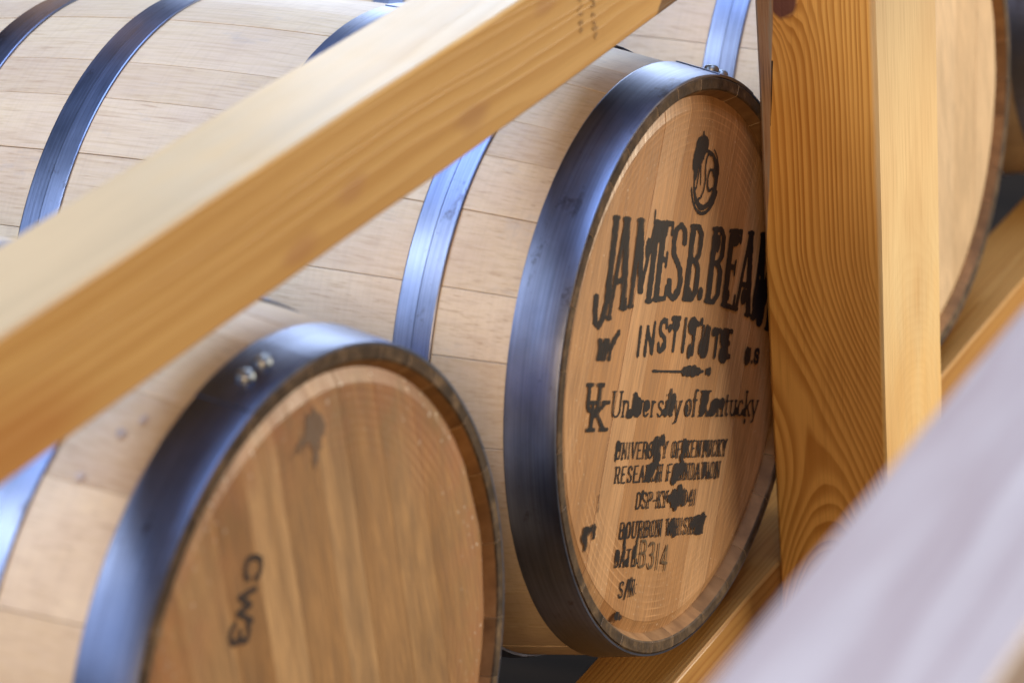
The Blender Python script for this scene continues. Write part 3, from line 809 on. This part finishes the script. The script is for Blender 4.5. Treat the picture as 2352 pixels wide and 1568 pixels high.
# small dark handling dots on the staves of the near barrel
SPOT = mat_ink('dark_spot', (0.31, 0.25, 0.22), 0.0, 0)
for (aa, xx, rr) in ((109.5, -0.069, 0.0042), (112.8, -0.0775, 0.0048), (121.3, -0.0887, 0.004)):
    vs = []; a = R(aa); rp = prof(xx) + 0.0007
    for k in range(10):
        qn = 2 * math.pi * k / 10; s = rr * random.uniform(0.75, 1.2)
        a2 = a + s * math.sin(qn) / rp; x2 = xx + 0.8 * s * math.cos(qn); r2 = prof(x2) + 0.0008
        vs.append((x2, r2 * math.cos(a2), r2 * math.sin(a2)))
    mesh_obj('ink_spot', vs, [tuple(range(10))], SPOT, barrel_c)

# ------------------------------------------------------------------ timbers of the rack
def timber(name, x0, x1, y0, y1, z0, z1, origin, mat, label, cat, group, ch=0.003, warp=None):
    """Sawn timber with eased edges; long faces subdivided a little and slightly uneven."""
    o = Vector(origin); long_z = (z1 - z0) > (y1 - y0)
    l0, l1 = (z0, z1) if long_z else (y0, y1)
    a0, a1 = x0, x1
    b0, b1 = (y0, y1) if long_z else (z0, z1)
    sec = [(a0 + ch, b0), (a1 - ch, b0), (a1, b0 + ch), (a1, b1 - ch), (a1 - ch, b1), (a0 + ch, b1), (a0, b1 - ch), (a0, b0 + ch)]
    N = 24; vs = []; fs = []; n = len(sec)
    for k in range(N + 1):
        l = l0 + (l1 - l0) * k / N
        wa = 0.0009 * math.sin(9.1 * l + a0 * 31) + random.uniform(-0.0003, 0.0003); wb = 0.0009 * math.sin(7.3 * l + 2 + b0 * 17) + random.uniform(-0.0003, 0.0003)
        for (a, b) in sec:
            if warp: a, b = warp(a, b, l)
            p = Vector((a + wa, b + wb, l)) if long_z else Vector((a + wa, l, b + wb))
            vs.append(p - o)
    for k in range(N):
        for j in range(n):
            j2 = (j + 1) % n
            fs.append((k * n + j, k * n + j2, (k + 1) * n + j2, (k + 1) * n + j))
    fs.append(tuple(range(n))); fs.append(tuple(N * n + j for j in range(n)))
    ob = mesh_obj(name, vs, fs, mat)
    ob.location = o
    return tag(ob, label, cat, group)

RAILS = 'rails of the timber rack'
PINE_L, PINE_D = (0.62, 0.36, 0.125), (0.40, 0.185, 0.045)
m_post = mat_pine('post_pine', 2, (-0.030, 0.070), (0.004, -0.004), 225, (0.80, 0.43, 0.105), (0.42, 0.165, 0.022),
                  {'knot': (0.031, 0.302, 0.019), 'wane': (0.024, 0.04, 0.34), 'split': (0.175, 0.24), 'cathedral': (-0.04, 0.95, 0.086), 'pale_side': (0.1165, (0.77, 0.55, 0.275)), 'calm_face': 0.112}, wav=0.0034)
def lean(a, b, l):
    t = (l + 0.32) / 0.62
    return a + 0.0035 * t, b
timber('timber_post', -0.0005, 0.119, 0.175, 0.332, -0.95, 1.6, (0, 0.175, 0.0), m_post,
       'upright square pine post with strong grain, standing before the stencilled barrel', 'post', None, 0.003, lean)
m_up = mat_pine('upper_rail_pine', 1, (-0.02, -0.06), (0.004, 0.012), 120, (0.63, 0.375, 0.125), (0.50, 0.26, 0.068),
                {'spots': [(0.02, -0.012, 0.012, (0.42, 0.2, 0.08)), (0.20, -0.022, 0.014, (0.36, 0.17, 0.07)), (-0.06, -0.03, 0.013, (0.40, 0.18, 0.07)), (0.33, 0.03, 0.010, (0.40, 0.19, 0.07)), (-0.42, -0.034, 0.055, (0.42, 0.15, 0.03))], 'dark_end': (0.53, -0.045), 'lit_top': (0.0435, (0.55, 0.385, 0.205))}, wav=0.007, rough=0.27)
upper = timber('timber_rail', -0.0945, -0.001, -1.6, 0.174, 0.342, 0.4345, (-0.047, -0.55, 0.388), m_up,
       'square pine rail sloping across the photo above the barrels and ending near the post', 'rail', RAILS, 0.0025)
m_lo = mat_pine('lower_rail_pine', 1, (0.02, 0.05), (0.006, -0.01), 200, (0.44, 0.23, 0.065), (0.30, 0.125, 0.026), None, rough=0.36)
timber('timber_rail', -0.0935, -0.001, -1.7, 2.2, -0.388, -0.2965, (-0.047, 0.2, -0.342), m_lo,
       'lower pine rail on which the row of barrels rests, running behind the post foot', 'rail', RAILS, 0.0025)
m_fg = mat_pine('aisle_rail_pine', 1, (-0.02, -0.03), (0.004, 0.006), 55, (0.45, 0.375, 0.33), (0.29, 0.205, 0.18), None, wav=0.012, rough=0.34)
timber('timber_rail', 0.583, 0.702, -1.75, 0.9, 0.34, 0.45, (0.64, -0.6, 0.4), m_fg,
       'very blurred pale rail in the near foreground, lower right corner', 'rail', RAILS, 0.0025)
m_back = mat_pine('back_post_pine', 2, (0.02, 0.03), (0.01, -0.02), 200, (0.60, 0.35, 0.12), (0.42, 0.20, 0.05))
timber('timber_post', -1.10, -0.98, 0.29, 0.42, -0.95, 1.6, (-1.04, 0.35, 0.0), m_back,
       'orange pine post behind the barrel row, only a sliver in the top left corner', 'post', None)

# faint grade stamp on the face of the sloping rail: two columns of smudged marks
STAMP = mat_ink('rail_stamp_ink', (0.30, 0.17, 0.06), 0.9, 0)
q = Raster(-60, 60, -50, 50, 0.8)
rr = random.Random(3)
for (cx_, n) in ((-14, 8), (10, 10)):
    for k in range(n):
        v = 34 - k * 6.6
        q.seg((cx_ + rr.uniform(-4, 0), v + rr.uniform(-1.5, 1.5)), (cx_ + rr.uniform(1, 6), v + rr.uniform(-2, 2)), 1.3, 1.0)
        if rr.random() < 0.6: q.seg((cx_ + rr.uniform(-3, 3), v - 2), (cx_ + rr.uniform(-3, 3), v + 2), 1.0, 1.0)
q.blur(1)
st = q.mesh('grade_stamp', q.mask(0.7, 0.5), Vector((0, 1, 0)), Vector((0, 0, 1)), 0.0, STAMP, upper)
st.location = (0.0477, 0.40, 0.002)

# ------------------------------------------------------------------ floor and the far wall
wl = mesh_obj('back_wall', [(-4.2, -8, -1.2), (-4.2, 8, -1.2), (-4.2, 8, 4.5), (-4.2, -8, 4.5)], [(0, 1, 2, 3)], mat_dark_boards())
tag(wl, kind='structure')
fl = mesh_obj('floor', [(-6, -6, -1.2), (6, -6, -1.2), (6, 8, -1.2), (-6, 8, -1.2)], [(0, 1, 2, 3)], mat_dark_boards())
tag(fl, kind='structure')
